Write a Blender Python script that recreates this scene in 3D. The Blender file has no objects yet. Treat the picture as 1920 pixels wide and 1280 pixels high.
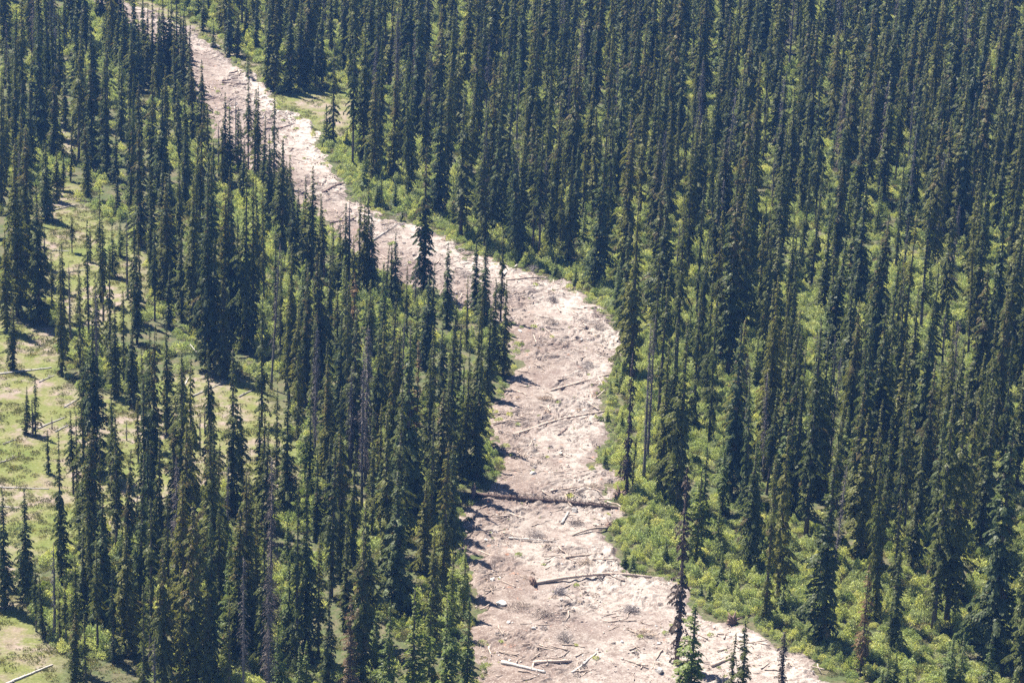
import bpy, math, random
import numpy as np
from mathutils import Vector, Matrix

scene = bpy.context.scene
R = math.radians
rng = np.random.default_rng(7)
random.seed(7)

# ------------------------------------------------------------------ camera
CAM_H, PITCH, ROLL, LENS = 190.0, R(20.5), R(2.0), 109.0
FPX = 1920.0 * LENS / 36.0
fwd = np.array([0, math.cos(PITCH), -math.sin(PITCH)])
up0 = np.array([0, math.sin(PITCH), math.cos(PITCH)])
rt0 = np.array([1.0, 0, 0])
rt = rt0 * math.cos(ROLL) + up0 * math.sin(ROLL)
up = -rt0 * math.sin(ROLL) + up0 * math.cos(ROLL)
camd = bpy.data.cameras.new("camera")
camd.lens, camd.sensor_width, camd.sensor_fit = LENS, 36.0, 'HORIZONTAL'
camd.clip_start, camd.clip_end = 1.0, 20000.0
cam = bpy.data.objects.new("camera", camd)
scene.collection.objects.link(cam)
M = Matrix(((rt[0], up[0], -fwd[0], 0), (rt[1], up[1], -fwd[1], 0), (rt[2], up[2], -fwd[2], CAM_H), (0, 0, 0, 1)))
cam.matrix_world = M
scene.camera = cam

# ------------------------------------------------------------------ light
SUN_EL, SUN_AZ = R(62), R(-47)          # azimuth from +Y, clockwise: the sun stands beyond the forest, towards the meadow side
S = Vector((math.sin(SUN_AZ) * math.cos(SUN_EL), math.cos(SUN_AZ) * math.cos(SUN_EL), math.sin(SUN_EL)))
sund = bpy.data.lights.new("sun", 'SUN')
sund.energy, sund.angle, sund.color = 5.0, R(0.53), (1.0, 0.93, 0.82)
sun = bpy.data.objects.new("sun", sund)
sun.rotation_euler = (-S).to_track_quat('-Z', 'Y').to_euler()
sun.location = (0, 500, 400)
scene.collection.objects.link(sun)
world = bpy.data.worlds.new("World")
scene.world = world
world.use_nodes = True
wn = world.node_tree
bg = wn.nodes["Background"]
sky = wn.nodes.new("ShaderNodeTexSky")
sky.sky_type, sky.sun_disc = 'NISHITA', False
sky.sun_elevation, sky.sun_rotation, sky.altitude = SUN_EL, SUN_AZ, 1500
wn.links.new(sky.outputs[0], bg.inputs[0])
bg.inputs[1].default_value = 0.05
vs = scene.view_settings
vs.view_transform, vs.look, vs.exposure, vs.gamma = "Standard", "None", 1.8, 1.0
scene.cycles.use_denoising = False
scene.cycles.max_bounces = 6
scene.cycles.diffuse_bounces = 2
scene.cycles.sampling_pattern = 'BLUE_NOISE'
scene.cycles.transmission_bounces = 3
scene.cycles.volume_bounces = 0
scene.cycles.use_adaptive_sampling = False

# ------------------------------------------------------------------ camera maths for measured positions
CAM = np.array([0, 0, CAM_H])
def ground(px, py, z=0.0):
    d = fwd + ((px - 960) / FPX) * rt + ((640 - py) / FPX) * up
    t = (z - CAM_H) / d[2]
    p = CAM + t * d
    return p[0], p[1]
def project(p):
    v = np.asarray(p, float) - CAM
    k = v @ fwd
    return 960 + FPX * (v @ rt) / k, 640 - FPX * (v @ up) / k

# ------------------------------------------------------------------ noise
def vnoise(x, y, seed=0):
    x = np.asarray(x, float); y = np.asarray(y, float)
    ix = np.floor(x).astype(np.int64); iy = np.floor(y).astype(np.int64)
    fx = x - ix; fy = y - iy
    fx = fx * fx * (3 - 2 * fx); fy = fy * fy * (3 - 2 * fy)
    def h(a, b):
        v = (a * 374761393 + b * 668265263 + seed * 974711) & 0xffffffff
        v = ((v ^ (v >> 13)) * 1274126177) & 0xffffffff
        v = ((v ^ (v >> 16)) * 2246822519) & 0xffffffff
        return ((v ^ (v >> 15)) & 0xffff) / 65535.0
    a = h(ix, iy); b = h(ix + 1, iy); c = h(ix, iy + 1); d = h(ix + 1, iy + 1)
    return (a * (1 - fx) + b * fx) * (1 - fy) + (c * (1 - fx) + d * fx) * fy
def fbm(x, y, seed=0, oct=4):
    s = 0; a = 0.5
    for k in range(oct):
        s = s + a * vnoise(x * 2 ** k, y * 2 ** k, seed + k * 17); a *= 0.5
    return s / (1 - 0.5 ** oct)

def terrain(x, y):
    return 1.2 * (vnoise(np.asarray(x) / 90.0, np.asarray(y) / 90.0, 5) - 0.5)

# ------------------------------------------------------------------ outlines of the open ground (measured, then laid on the ground in metres)
RIGHT_EDGE = [(180,-40),(215,5),(262,14),(320,40),(360,60),(395,85),(425,108),(455,132),(492,160),(515,195),(560,218),(600,258),(592,282),(612,303),(640,340),(690,392),(722,408),(790,424),(850,455),(890,475),(955,500),(1012,513),(1060,530),(1100,558),(1140,590),(1176,625),(1172,652),(1155,680),(1142,705),(1135,742),(1131,790),(1138,830),(1112,872),(1125,886),(1150,892),(1150,935),(1162,958),(1142,1000),(1155,1035),(1168,1062),(1185,1078),(1215,1085),(1268,1094),(1310,1138),(1342,1165),(1400,1172),(1442,1196),(1500,1226),(1562,1262),(1600,1284),(1700,1345)]
LEFT_EDGE = [(905,1345),(902,1280),(890,1240),(898,1200),(888,1160),(884,1100),(884,1060),(868,1000),(880,962),(905,930),(940,902),(952,872),(930,838),(922,800),(932,760),(955,715),(975,690),(966,650),(955,605),(880,580),(825,552),(770,528),(705,502),(640,450),(600,402),(540,362),(470,318),(405,280),(396,232),(368,190),(350,135),(310,100),(240,45),(170,0),(130,-40)]
def gpoly(pts):
    return np.array([ground(*p) for p in pts])
STRIP = gpoly(RIGHT_EDGE + LEFT_EDGE)
RE, LE = gpoly(RIGHT_EDGE), gpoly(LEFT_EDGE)
MEADOWS = [gpoly(p) for p in (
    [(-160,585),(40,600),(108,618),(110,690),(150,735),(235,735),(330,700),(430,690),(480,720),(520,760),(560,840),(560,930),(500,950),(430,905),(330,920),(290,960),(180,1000),(60,1045),(40,1110),(62,1160),(100,1200),(150,1245),(140,1345),(-160,1345)],
    [(66,395),(108,372),(150,385),(190,405),(240,450),(275,470),(275,570),(230,620),(130,610),(66,500)],
    [(95,345),(150,338),(155,372),(100,392)],
    [(110,225),(145,230),(148,285),(118,285)],
    [(496,178),(560,176),(610,170),(665,165),(668,235),(640,262),(604,258),(560,216),(515,192)],
    [(250,-20),(300,15),(345,35),(400,60),(440,95),(500,130),(490,156),(425,104),(360,56),(320,38),(262,12)],
    [(178,1245),(250,1240),(255,1345),(178,1345)],
    [(265,385),(340,380),(340,410),(270,420)])]
def inside(poly, x, y):
    x = np.asarray(x, float); y = np.asarray(y, float)
    r = np.zeros(x.shape, bool)
    n = len(poly); j = n - 1
    for i in range(n):
        xi, yi = poly[i]; xj, yj = poly[j]
        c = ((yi > y) != (yj > y))
        if yi != yj:
            r ^= c & (x < (xj - xi) * (y - yi) / (yj - yi) + xi)
        j = i
    return r
def dist_line(line, x, y, closed=False):
    x = np.asarray(x, float); y = np.asarray(y, float)
    d = np.full(x.shape, 1e9)
    n = len(line)
    for i in range(n if closed else n - 1):
        a = line[i]; b = line[(i + 1) % n]
        ab = b - a; L2 = ab @ ab + 1e-9
        t = np.clip(((x - a[0]) * ab[0] + (y - a[1]) * ab[1]) / L2, 0, 1)
        d = np.minimum(d, np.hypot(x - a[0] - t * ab[0], y - a[1] - t * ab[1]))
    return d
def strip_sd(x, y):                     # metres inside the strip (negative outside)
    d = dist_line(STRIP, x, y, True)
    return np.where(inside(STRIP, x, y), d, -d)
def meadow_mask(x, y):
    x = np.asarray(x, float); y = np.asarray(y, float)
    wob = 3.0 * (fbm(x / 5, y / 5, 31, 3) - 0.5)
    m = np.zeros(x.shape)
    for p in MEADOWS:
        d = dist_line(p, x, y, True)
        s = np.where(inside(p, x, y), d, -d) + wob
        m = np.maximum(m, np.clip(0.5 + s / 3.0, 0, 1))
    return m
def strip_relief(x, y):
    wx = x + 2.5 * (vnoise(x / 3.1, y / 3.1, 41) - 0.5); wy = y + 2.5 * (vnoise(x / 3.3 + 9, y / 2.9, 42) - 0.5)
    x, y = 0.83 * wx - 0.56 * wy, 0.56 * wx + 0.83 * wy
    zone = np.clip((fbm(x / 8, y / 10, 23, 3) - 0.40) * 5, 0.12, 1.0)
    n = 0.60 * (vnoise(x / 7, y / 9, 11) - 0.5) + 0.50 * (vnoise(x / 2.6, y / 3.2, 12) - 0.5) * (0.4 + 0.6 * zone)
    n = n + 0.7 * (fbm(x / 15 + y / 40, y / 4.2 - x / 22, 29, 2) - 0.5)
    c = vnoise(x / 0.95 + 3, y / 1.1, 13); n = n + 0.80 * (np.abs(c - 0.5) * 1.2 - 0.25) * zone
    n = n + 0.42 * (vnoise(x / 0.5, y / 0.55, 14) - 0.5) * zone
    return 0.42 + n
def strip_h(x, y):
    x = np.asarray(x, float); y = np.asarray(y, float)
    sd = strip_sd(x, y)
    t = np.clip(sd / 1.6, 0, 1)
    h = 0.04 + np.maximum(strip_relief(x, y), 0.03) * t
    h = np.where(sd < 0, -0.25, h)
    return terrain(x, y) + h
def surf(x, y):
    h = float(strip_h(np.array([x]), np.array([y]))[0])
    return max(h, float(terrain(x, y)))

# ------------------------------------------------------------------ mesh helpers
def new_mesh(name, V, F, attrs=None, mats=(), mat_idx=None, smooth=False):
    """V (n,3), F list of (m,k) integer arrays"""
    me = bpy.data.meshes.new(name)
    V = np.asarray(V, np.float32)
    Fs = [np.asarray(f, np.int32) for f in F if len(f)]
    me.vertices.add(len(V)); me.vertices.foreach_set("co", V.ravel())
    loops = np.concatenate([f.ravel() for f in Fs])
    tot = np.concatenate([np.full(len(f), f.shape[1], np.int32) for f in Fs])
    start = np.concatenate([[0], np.cumsum(tot)[:-1]]).astype(np.int32)
    me.loops.add(len(loops)); me.loops.foreach_set("vertex_index", loops)
    me.polygons.add(len(tot)); me.polygons.foreach_set("loop_start", start); me.polygons.foreach_set("loop_total", tot)
    if mat_idx is not None: me.polygons.foreach_set("material_index", np.asarray(mat_idx, np.int32))
    me.polygons.foreach_set("use_smooth", np.full(len(tot), smooth))
    for k, a in (attrs or {}).items():
        at = me.attributes.new(k, 'FLOAT', 'POINT'); at.data.foreach_set("value", np.asarray(a, np.float32))
    for m in mats: me.materials.append(m)
    me.update(calc_edges=True)
    return me
def link(name, me, parent=None, **props):
    o = bpy.data.objects.new(name, me); scene.collection.objects.link(o)
    if parent: o.parent = parent
    for k, v in props.items(): o[k] = v
    return o
class Tubes:
    """collects tapered tubes into one mesh"""
    def __init__(s): s.V = []; s.F = []; s.n = 0
    def add(s, P, rad, k=7, cap=True):
        P = np.asarray(P, float); rad = np.broadcast_to(rad, len(P)); m = len(P)
        T = np.gradient(P, axis=0); T /= np.linalg.norm(T, axis=1)[:, None] + 1e-9
        ref = np.array([0, 0, 1.0]) if abs(T[0][2]) < 0.8 else np.array([1.0, 0, 0])
        A = np.cross(T, ref); A /= np.linalg.norm(A, axis=1)[:, None] + 1e-9
        B = np.cross(T, A)
        th = np.arange(k) * 2 * math.pi / k
        ring = P[:, None] + rad[:, None, None] * (np.cos(th)[None, :, None] * A[:, None] + np.sin(th)[None, :, None] * B[:, None])
        s.V.append(ring.reshape(-1, 3))
        i = np.arange(m - 1)[:, None] * k; j = np.arange(k)[None]; j2 = (j + 1) % k
        q = np.stack([i + j, i + j2, i + k + j2, i + k + j], -1).reshape(-1, 4) + s.n
        s.F.append(q); s.n += m * k
        if cap:
            for e in (0, m - 1):
                s.V.append(P[e:e + 1]); c = s.n; s.n += 1
                base = c - (e == m - 1) * 0
            # fans
            b0 = s.n - 2 - m * k
            c0, c1 = s.n - 2, s.n - 1
            jj = np.arange(k)
            f0 = np.stack([np.full(k, c0), b0 + (jj + 1) % k, b0 + jj, b0 + jj], -1)
            l0 = b0 + (m - 1) * k
            f1 = np.stack([np.full(k, c1), l0 + jj, l0 + (jj + 1) % k, l0 + (jj + 1) % k], -1)
            s.T = getattr(s, 'T', []); s.T += [f0[:, :3], f1[:, :3]]
    def mesh(s, name, mats, smooth=True):
        return new_mesh(name, np.concatenate(s.V), s.F + getattr(s, 'T', []), None, mats, None, smooth)

# ------------------------------------------------------------------ materials
def mat(name):
    m = bpy.data.materials.new(name); m.use_nodes = True
    nt = m.node_tree; nt.nodes.clear()
    out = nt.nodes.new("ShaderNodeOutputMaterial")
    return m, nt, out
class NT:
    def __init__(s, nt): s.nt = nt
    def n(s, t, **kw):
        x = s.nt.nodes.new(t)
        for k, v in kw.items(): setattr(x, k, v)
        return x
    def l(s, a, b): s.nt.links.new(a, b)
    def mix(s, f, a, b, mode='MIX'):
        x = s.n("ShaderNodeMix", data_type='RGBA', blend_type=mode)
        for sock, v in ((x.inputs[0], f), (x.inputs[6], a), (x.inputs[7], b)):
            if isinstance(v, bpy.types.NodeSocket): s.l(v, sock)
            elif isinstance(v, (int, float)): sock.default_value = v
            else: sock.default_value = (*v, 1)
        return x.outputs[2]
    def ramp(s, f, stops):
        x = s.n("ShaderNodeValToRGB"); e = x.color_ramp.elements
        while len(e) < len(stops): e.new(0.5)
        for el, (p, c) in zip(e, stops):
            el.position = p; el.color = (*c, 1) if not isinstance(c, (int, float)) else (c, c, c, 1)
        s.l(f, x.inputs[0]); return x.outputs[0]
    def noise(s, scale, detail=3, rough=0.6, co=None, w=None):
        x = s.n("ShaderNodeTexNoise"); x.inputs["Scale"].default_value = scale; x.inputs["Detail"].default_value = detail; x.inputs["Roughness"].default_value = rough
        if co is not None: s.l(co, x.inputs["Vector"])
        return x.outputs[0]
    def math(s, op, a, b=0.0):
        x = s.n("ShaderNodeMath", operation=op)
        for sock, v in ((x.inputs[0], a), (x.inputs[1], b)):
            if isinstance(v, bpy.types.NodeSocket): s.l(v, sock)
            else: sock.default_value = v
        return x.outputs[0]
    def attr(s, name): return s.n("ShaderNodeAttribute", attribute_name=name).outputs["Fac"]

def leafy(name, ca, cb, trans=0.3, tcol=1.25, brown=(0.10, 0.06, 0.03), moss=None):
    """foliage: two greens by object, light/dark by leaf, brown where cones hang"""
    m, nt, out = mat(name); N = NT(nt)
    rnd = N.n("ShaderNodeObjectInfo").outputs["Random"]
    v = N.attr("leaf"); c = N.attr("cone")
    col = N.mix(rnd, ca, cb)
    r2 = N.math('FRACT', N.math('MULTIPLY', rnd, 7.31))
    col = N.mix(1.0, col, N.ramp(r2, [(0, (0.72, 0.76, 0.85)), (0.5, (1.0, 1.0, 1.0)), (1, (1.35, 1.22, 1.0))]), 'MULTIPLY')
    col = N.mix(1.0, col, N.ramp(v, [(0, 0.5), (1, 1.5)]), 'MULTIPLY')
    col = N.mix(c, col, N.mix(1.0, brown, N.ramp(v, [(0, 0.6), (1, 1.4)]), 'MULTIPLY'))
    d = N.n("ShaderNodeBsdfDiffuse"); N.l(col, d.inputs[0])
    t = N.n("ShaderNodeBsdfTranslucent")
    N.l(N.mix(1.0, col, (tcol, tcol, tcol * 0.55), 'MULTIPLY'), t.inputs[0])
    g = N.n("ShaderNodeBsdfGlossy"); g.inputs["Roughness"].default_value = 0.5; g.inputs[0].default_value = (0.5, 0.5, 0.5, 1)
    a = N.n("ShaderNodeMixShader"); a.inputs[0].default_value = trans; N.l(d.outputs[0], a.inputs[1]); N.l(t.outputs[0], a.inputs[2])
    b = N.n("ShaderNodeMixShader"); b.inputs[0].default_value = 0.03; N.l(a.outputs[0], b.inputs[1]); N.l(g.outputs[0], b.inputs[2])
    N.l(b.outputs[0], out.inputs[0])
    return m
def bark(name, ca, cb, scale=6, stretch=0.15):
    m, nt, out = mat(name); N = NT(nt)
    tc = N.n("ShaderNodeTexCoord"); mp = N.n("ShaderNodeMapping"); mp.inputs["Scale"].default_value = (1, 1, stretch)
    N.l(tc.outputs["Object"], mp.inputs[0])
    f = N.noise(scale, 4, 0.7, mp.outputs[0])
    rnd = N.n("ShaderNodeObjectInfo").outputs["Random"]
    col = N.mix(N.ramp(f, [(0.3, 0.0), (0.7, 1.0)]), ca, cb)
    col = N.mix(1.0, col, N.ramp(rnd, [(0, 0.75), (1, 1.25)]), 'MULTIPLY')
    b = N.n("ShaderNodeBsdfPrincipled"); b.inputs["Roughness"].default_value = 0.9; b.inputs["Specular IOR Level"].default_value = 0.15
    N.l(col, b.inputs["Base Color"])
    bp = N.n("ShaderNodeBump"); bp.inputs["Strength"].default_value = 0.5; bp.inputs["Distance"].default_value = 0.05; N.l(f, bp.inputs["Height"]); N.l(bp.outputs[0], b.inputs["Normal"])
    N.l(b.outputs[0], out.inputs[0]); return m

M_NEEDLE = leafy("spruce_needles", (0.078, 0.100, 0.028), (0.128, 0.138, 0.037), 0.46, brown=(0.150, 0.110, 0.048))
M_BLUE = leafy("bluish_needles", (0.072, 0.098, 0.040), (0.098, 0.122, 0.042), 0.42)
M_YOUNG = leafy("young_needles", (0.095, 0.135, 0.030), (0.140, 0.180, 0.045), 0.48)
M_RUST = leafy("rust_needles", (0.145, 0.098, 0.052), (0.170, 0.112, 0.058), 0.30)
M_SHRUB = leafy("shrub_leaves", (0.280, 0.340, 0.135), (0.380, 0.410, 0.205), 0.50, 1.15)
M_GRASS = leafy("grass_blades", (0.115, 0.130, 0.045), (0.170, 0.155, 0.085), 0.4, 1.1)
M_TWIG = leafy("dead_twigs", (0.115, 0.102, 0.108), (0.165, 0.148, 0.152), 0.0)
M_BRUSH = leafy("dead_brush_twigs", (0.250, 0.205, 0.180), (0.320, 0.275, 0.245), 0.0)
M_BARK = bark("spruce_bark", (0.060, 0.048, 0.042), (0.150, 0.125, 0.115))
M_DEADBARK = bark("dead_bark", (0.085, 0.075, 0.075), (0.170, 0.155, 0.150))
M_LOG = bark("weathered_log", (0.200, 0.150, 0.120), (0.420, 0.350, 0.300), 5, 1.0)
M_PALELOG = bark("bleached_log", (0.300, 0.270, 0.245), (0.460, 0.425, 0.395), 5, 1.0)
M_GREYLOG = bark("grey_meadow_log", (0.240, 0.220, 0.200), (0.400, 0.375, 0.350), 5, 1.0)
M_DARKLOG = bark("dark_log", (0.070, 0.050, 0.045), (0.160, 0.115, 0.100), 5, 1.0)
M_ROOT = bark("root_soil", (0.090, 0.058, 0.045), (0.200, 0.140, 0.115), 7, 1.0)

def rock_mat(name, ca, cb):
    m, nt, out = mat(name); N = NT(nt)
    co = N.n("ShaderNodeTexCoord").outputs["Object"]
    f = N.noise(3.5, 5, 0.7, co)
    rnd = N.n("ShaderNodeObjectInfo").outputs["Random"]
    col = N.mix(1.0, N.mix(N.ramp(f, [(0.35, 0.0), (0.65, 1.0)]), ca, cb), N.ramp(rnd, [(0, 0.65), (1, 1.2)]), 'MULTIPLY')
    b = N.n("ShaderNodeBsdfPrincipled"); b.inputs["Roughness"].default_value = 0.85
    N.l(col, b.inputs["Base Color"]); N.l(b.outputs[0], out.inputs[0]); return m
M_ROCK = rock_mat("rubble_rock", (0.22, 0.17, 0.145), (0.42, 0.355, 0.31))
M_WHITEROCK = rock_mat("pale_rock", (0.36, 0.33, 0.31), (0.54, 0.51, 0.48))

def make_ground_mat():
    m, nt, out = mat("meadow_and_forest_floor"); N = NT(nt)
    co = N.n("ShaderNodeTexCoord").outputs["Object"]
    n1 = N.noise(0.07, 4, 0.6, co); n2 = N.noise(0.35, 4, 0.65, co); n3 = N.noise(2.2, 4, 0.7, co)
    mead = N.ramp(n1, [(0.36, (0.115, 0.150, 0.038)), (0.45, (0.160, 0.172, 0.062)), (0.51, (0.215, 0.185, 0.130)), (0.58, (0.270, 0.225, 0.195)), (0.66, (0.165, 0.175, 0.060))])
    mead = N.mix(N.ramp(n2, [(0.42, 0.0), (0.62, 1.0)]), mead, (0.135, 0.160, 0.045))
    mead = N.mix(N.ramp(n3, [(0.55, 0.0), (0.70, 0.35)]), mead, (0.27, 0.235, 0.20))
    mead = N.mix(1.0, mead, (0.80, 0.76, 0.78), 'MULTIPLY')
    mead = N.mix(1.0, mead, N.ramp(n3, [(0.3, 0.72), (0.7, 1.2)]), 'MULTIPLY')
    flo = N.mix(N.ramp(n2, [(0.4, 0.0), (0.6, 1.0)]), (0.060, 0.075, 0.030), (0.095, 0.085, 0.050))
    flo = N.mix(1.0, flo, N.ramp(n3, [(0.3, 0.6), (0.7, 1.3)]), 'MULTIPLY')
    col = N.mix(N.attr("meadow"), flo, mead)
    b = N.n("ShaderNodeBsdfPrincipled"); b.inputs["Roughness"].default_value = 0.95; b.inputs["Specular IOR Level"].default_value = 0.1
    N.l(col, b.inputs["Base Color"])
    bp = N.n("ShaderNodeBump"); bp.inputs["Strength"].default_value = 0.7; bp.inputs["Distance"].default_value = 0.25; N.l(n3, bp.inputs["Height"]); N.l(bp.outputs[0], b.inputs["Normal"])
    N.l(b.outputs[0], out.inputs[0]); return m
def make_strip_mat():
    m, nt, out = mat("scraped_dirt"); N = NT(nt)
    co = N.n("ShaderNodeTexCoord").outputs["Object"]
    n1 = N.noise(0.12, 5, 0.65, co); n2 = N.noise(0.8, 5, 0.7, co); n3 = N.noise(4.0, 4, 0.75, co)
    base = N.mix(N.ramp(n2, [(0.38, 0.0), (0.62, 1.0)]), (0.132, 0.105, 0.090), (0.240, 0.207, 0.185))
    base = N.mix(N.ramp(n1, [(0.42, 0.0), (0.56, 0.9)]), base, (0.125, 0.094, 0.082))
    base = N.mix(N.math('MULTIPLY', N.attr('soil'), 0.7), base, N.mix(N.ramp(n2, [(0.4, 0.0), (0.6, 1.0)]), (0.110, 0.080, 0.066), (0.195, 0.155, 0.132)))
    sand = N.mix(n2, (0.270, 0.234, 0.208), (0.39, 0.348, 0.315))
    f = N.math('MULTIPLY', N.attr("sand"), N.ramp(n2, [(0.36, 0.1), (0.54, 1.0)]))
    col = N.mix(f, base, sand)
    col = N.mix(N.ramp(n3, [(0.55, 0.0), (0.66, 0.75)]), col, (0.40, 0.36, 0.33))
    col = N.mix(N.ramp(n3, [(0.34, 0.85), (0.45, 0.0)]), col, (0.095, 0.068, 0.058))
    n4 = N.noise(0.5, 3, 0.7, co)
    col = N.mix(N.ramp(n4, [(0.66, 0.0), (0.72, 0.5)]), col, (0.30, 0.13, 0.07))
    b = N.n("ShaderNodeBsdfPrincipled"); b.inputs["Roughness"].default_value = 0.95; b.inputs["Specular IOR Level"].default_value = 0.1
    N.l(col, b.inputs["Base Color"])
    bp = N.n("ShaderNodeBump"); bp.inputs["Strength"].default_value = 0.8; bp.inputs["Distance"].default_value = 0.12; N.l(n3, bp.inputs["Height"]); N.l(bp.outputs[0], b.inputs["Normal"])
    N.l(b.outputs[0], out.inputs[0]); return m

# ------------------------------------------------------------------ ground sheet
def build_ground():
    xs = np.concatenate([[-9000, -4000, -1800, -900, -500, -320], np.arange(-220, 221, 2.0), [320, 500, 900, 1800, 4000, 9000]])
    ys = np.concatenate([[-3000, -800, 0, 200, 320], np.arange(380, 881, 2.0), [960, 1100, 1500, 2500, 5000, 12000]])
    X, Y = np.meshgrid(xs, ys)
    x = X.ravel(); y = Y.ravel()
    V = np.stack([x, y, terrain(x, y)], -1)
    nx, ny = len(xs), len(ys)
    i = (np.arange(ny - 1)[:, None] * nx + np.arange(nx - 1)[None]).ravel()
    F = np.stack([i, i + 1, i + nx + 1, i + nx], -1)
    me = new_mesh("ground", V, [F], {"meadow": meadow_mask(x, y)}, [make_ground_mat()], None, True)
    link("ground", me, kind="structure", label="meadow grass and forest floor around the cleared strip")
build_ground()

def build_strip():
    step = 0.27
    x0, y0 = STRIP.min(0) - 1; x1, y1 = STRIP.max(0) + 1
    xs = np.arange(x0, x1, step); ys = np.arange(y0, y1, step)
    X, Y = np.meshgrid(xs, ys); x = X.ravel(); y = Y.ravel()
    wob = 3.2 * (fbm(x / 3.0, y / 3.5, 71, 4) - 0.5) * 2
    sd = strip_sd(x + wob, y + wob)
    keep = sd > -0.8
    idx = np.full(len(x), -1, np.int64); idx[keep] = np.arange(keep.sum())
    nx, ny = len(xs), len(ys)
    i = (np.arange(ny - 1)[:, None] * nx + np.arange(nx - 1)[None]).ravel()
    Q = idx[np.stack([i, i + 1, i + nx + 1, i + nx], -1)]
    Q = Q[(Q >= 0).all(1)]
    x, y, sd = x[keep], y[keep], sd[keep]
    t = np.clip(sd / 1.6, 0, 1)
    z = terrain(x, y) + np.where(sd < 0, 0.04 + sd * 0.4, 0.04 + np.maximum(strip_relief(x, y), 0.03) * t)
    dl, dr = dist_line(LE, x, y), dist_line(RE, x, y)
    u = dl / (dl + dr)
    py = np.array([project((a, b, 0))[1] for a, b in zip(x[::1], y[::1])]) if False else None
    trail = np.exp(-((dr - 1.6) / 1.6) ** 2) * np.clip(1 - np.abs(y - ground(560, 232)[1]) / 60, 0, 1)
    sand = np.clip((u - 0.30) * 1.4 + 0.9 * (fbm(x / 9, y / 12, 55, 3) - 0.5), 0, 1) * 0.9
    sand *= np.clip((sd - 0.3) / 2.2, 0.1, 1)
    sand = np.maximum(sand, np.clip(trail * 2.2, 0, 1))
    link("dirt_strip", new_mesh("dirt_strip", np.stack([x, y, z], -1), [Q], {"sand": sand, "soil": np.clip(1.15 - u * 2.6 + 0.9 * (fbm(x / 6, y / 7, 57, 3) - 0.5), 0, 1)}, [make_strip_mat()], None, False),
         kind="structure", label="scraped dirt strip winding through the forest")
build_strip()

# ------------------------------------------------------------------ leaf clouds
def quads(C, D, W, L, leaf, cone):
    """C centre, D long axis (unit), W side axis (unit), L length, half widths -> pointed quads"""
    return C, D, W, L, leaf, cone
def leaf_mesh(name, C, D, W, L, Wd, leaf, cone, mats):
    a = C - D * (L * 0.35)[:, None]
    b = C + W * (Wd * 0.5)[:, None]
    c = C + D * (L * 0.65)[:, None]
    d = C - W * (Wd * 0.5)[:, None]
    V = np.stack([a, b, c, d], 1).reshape(-1, 3)
    F = np.arange(len(V)).reshape(-1, 4)
    return new_mesh(name, V, [F], {"leaf": np.repeat(leaf, 4), "cone": np.repeat(cone, 4)}, mats)
def unit(v): return v / (np.linalg.norm(v, axis=-1, keepdims=True) + 1e-9)

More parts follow.
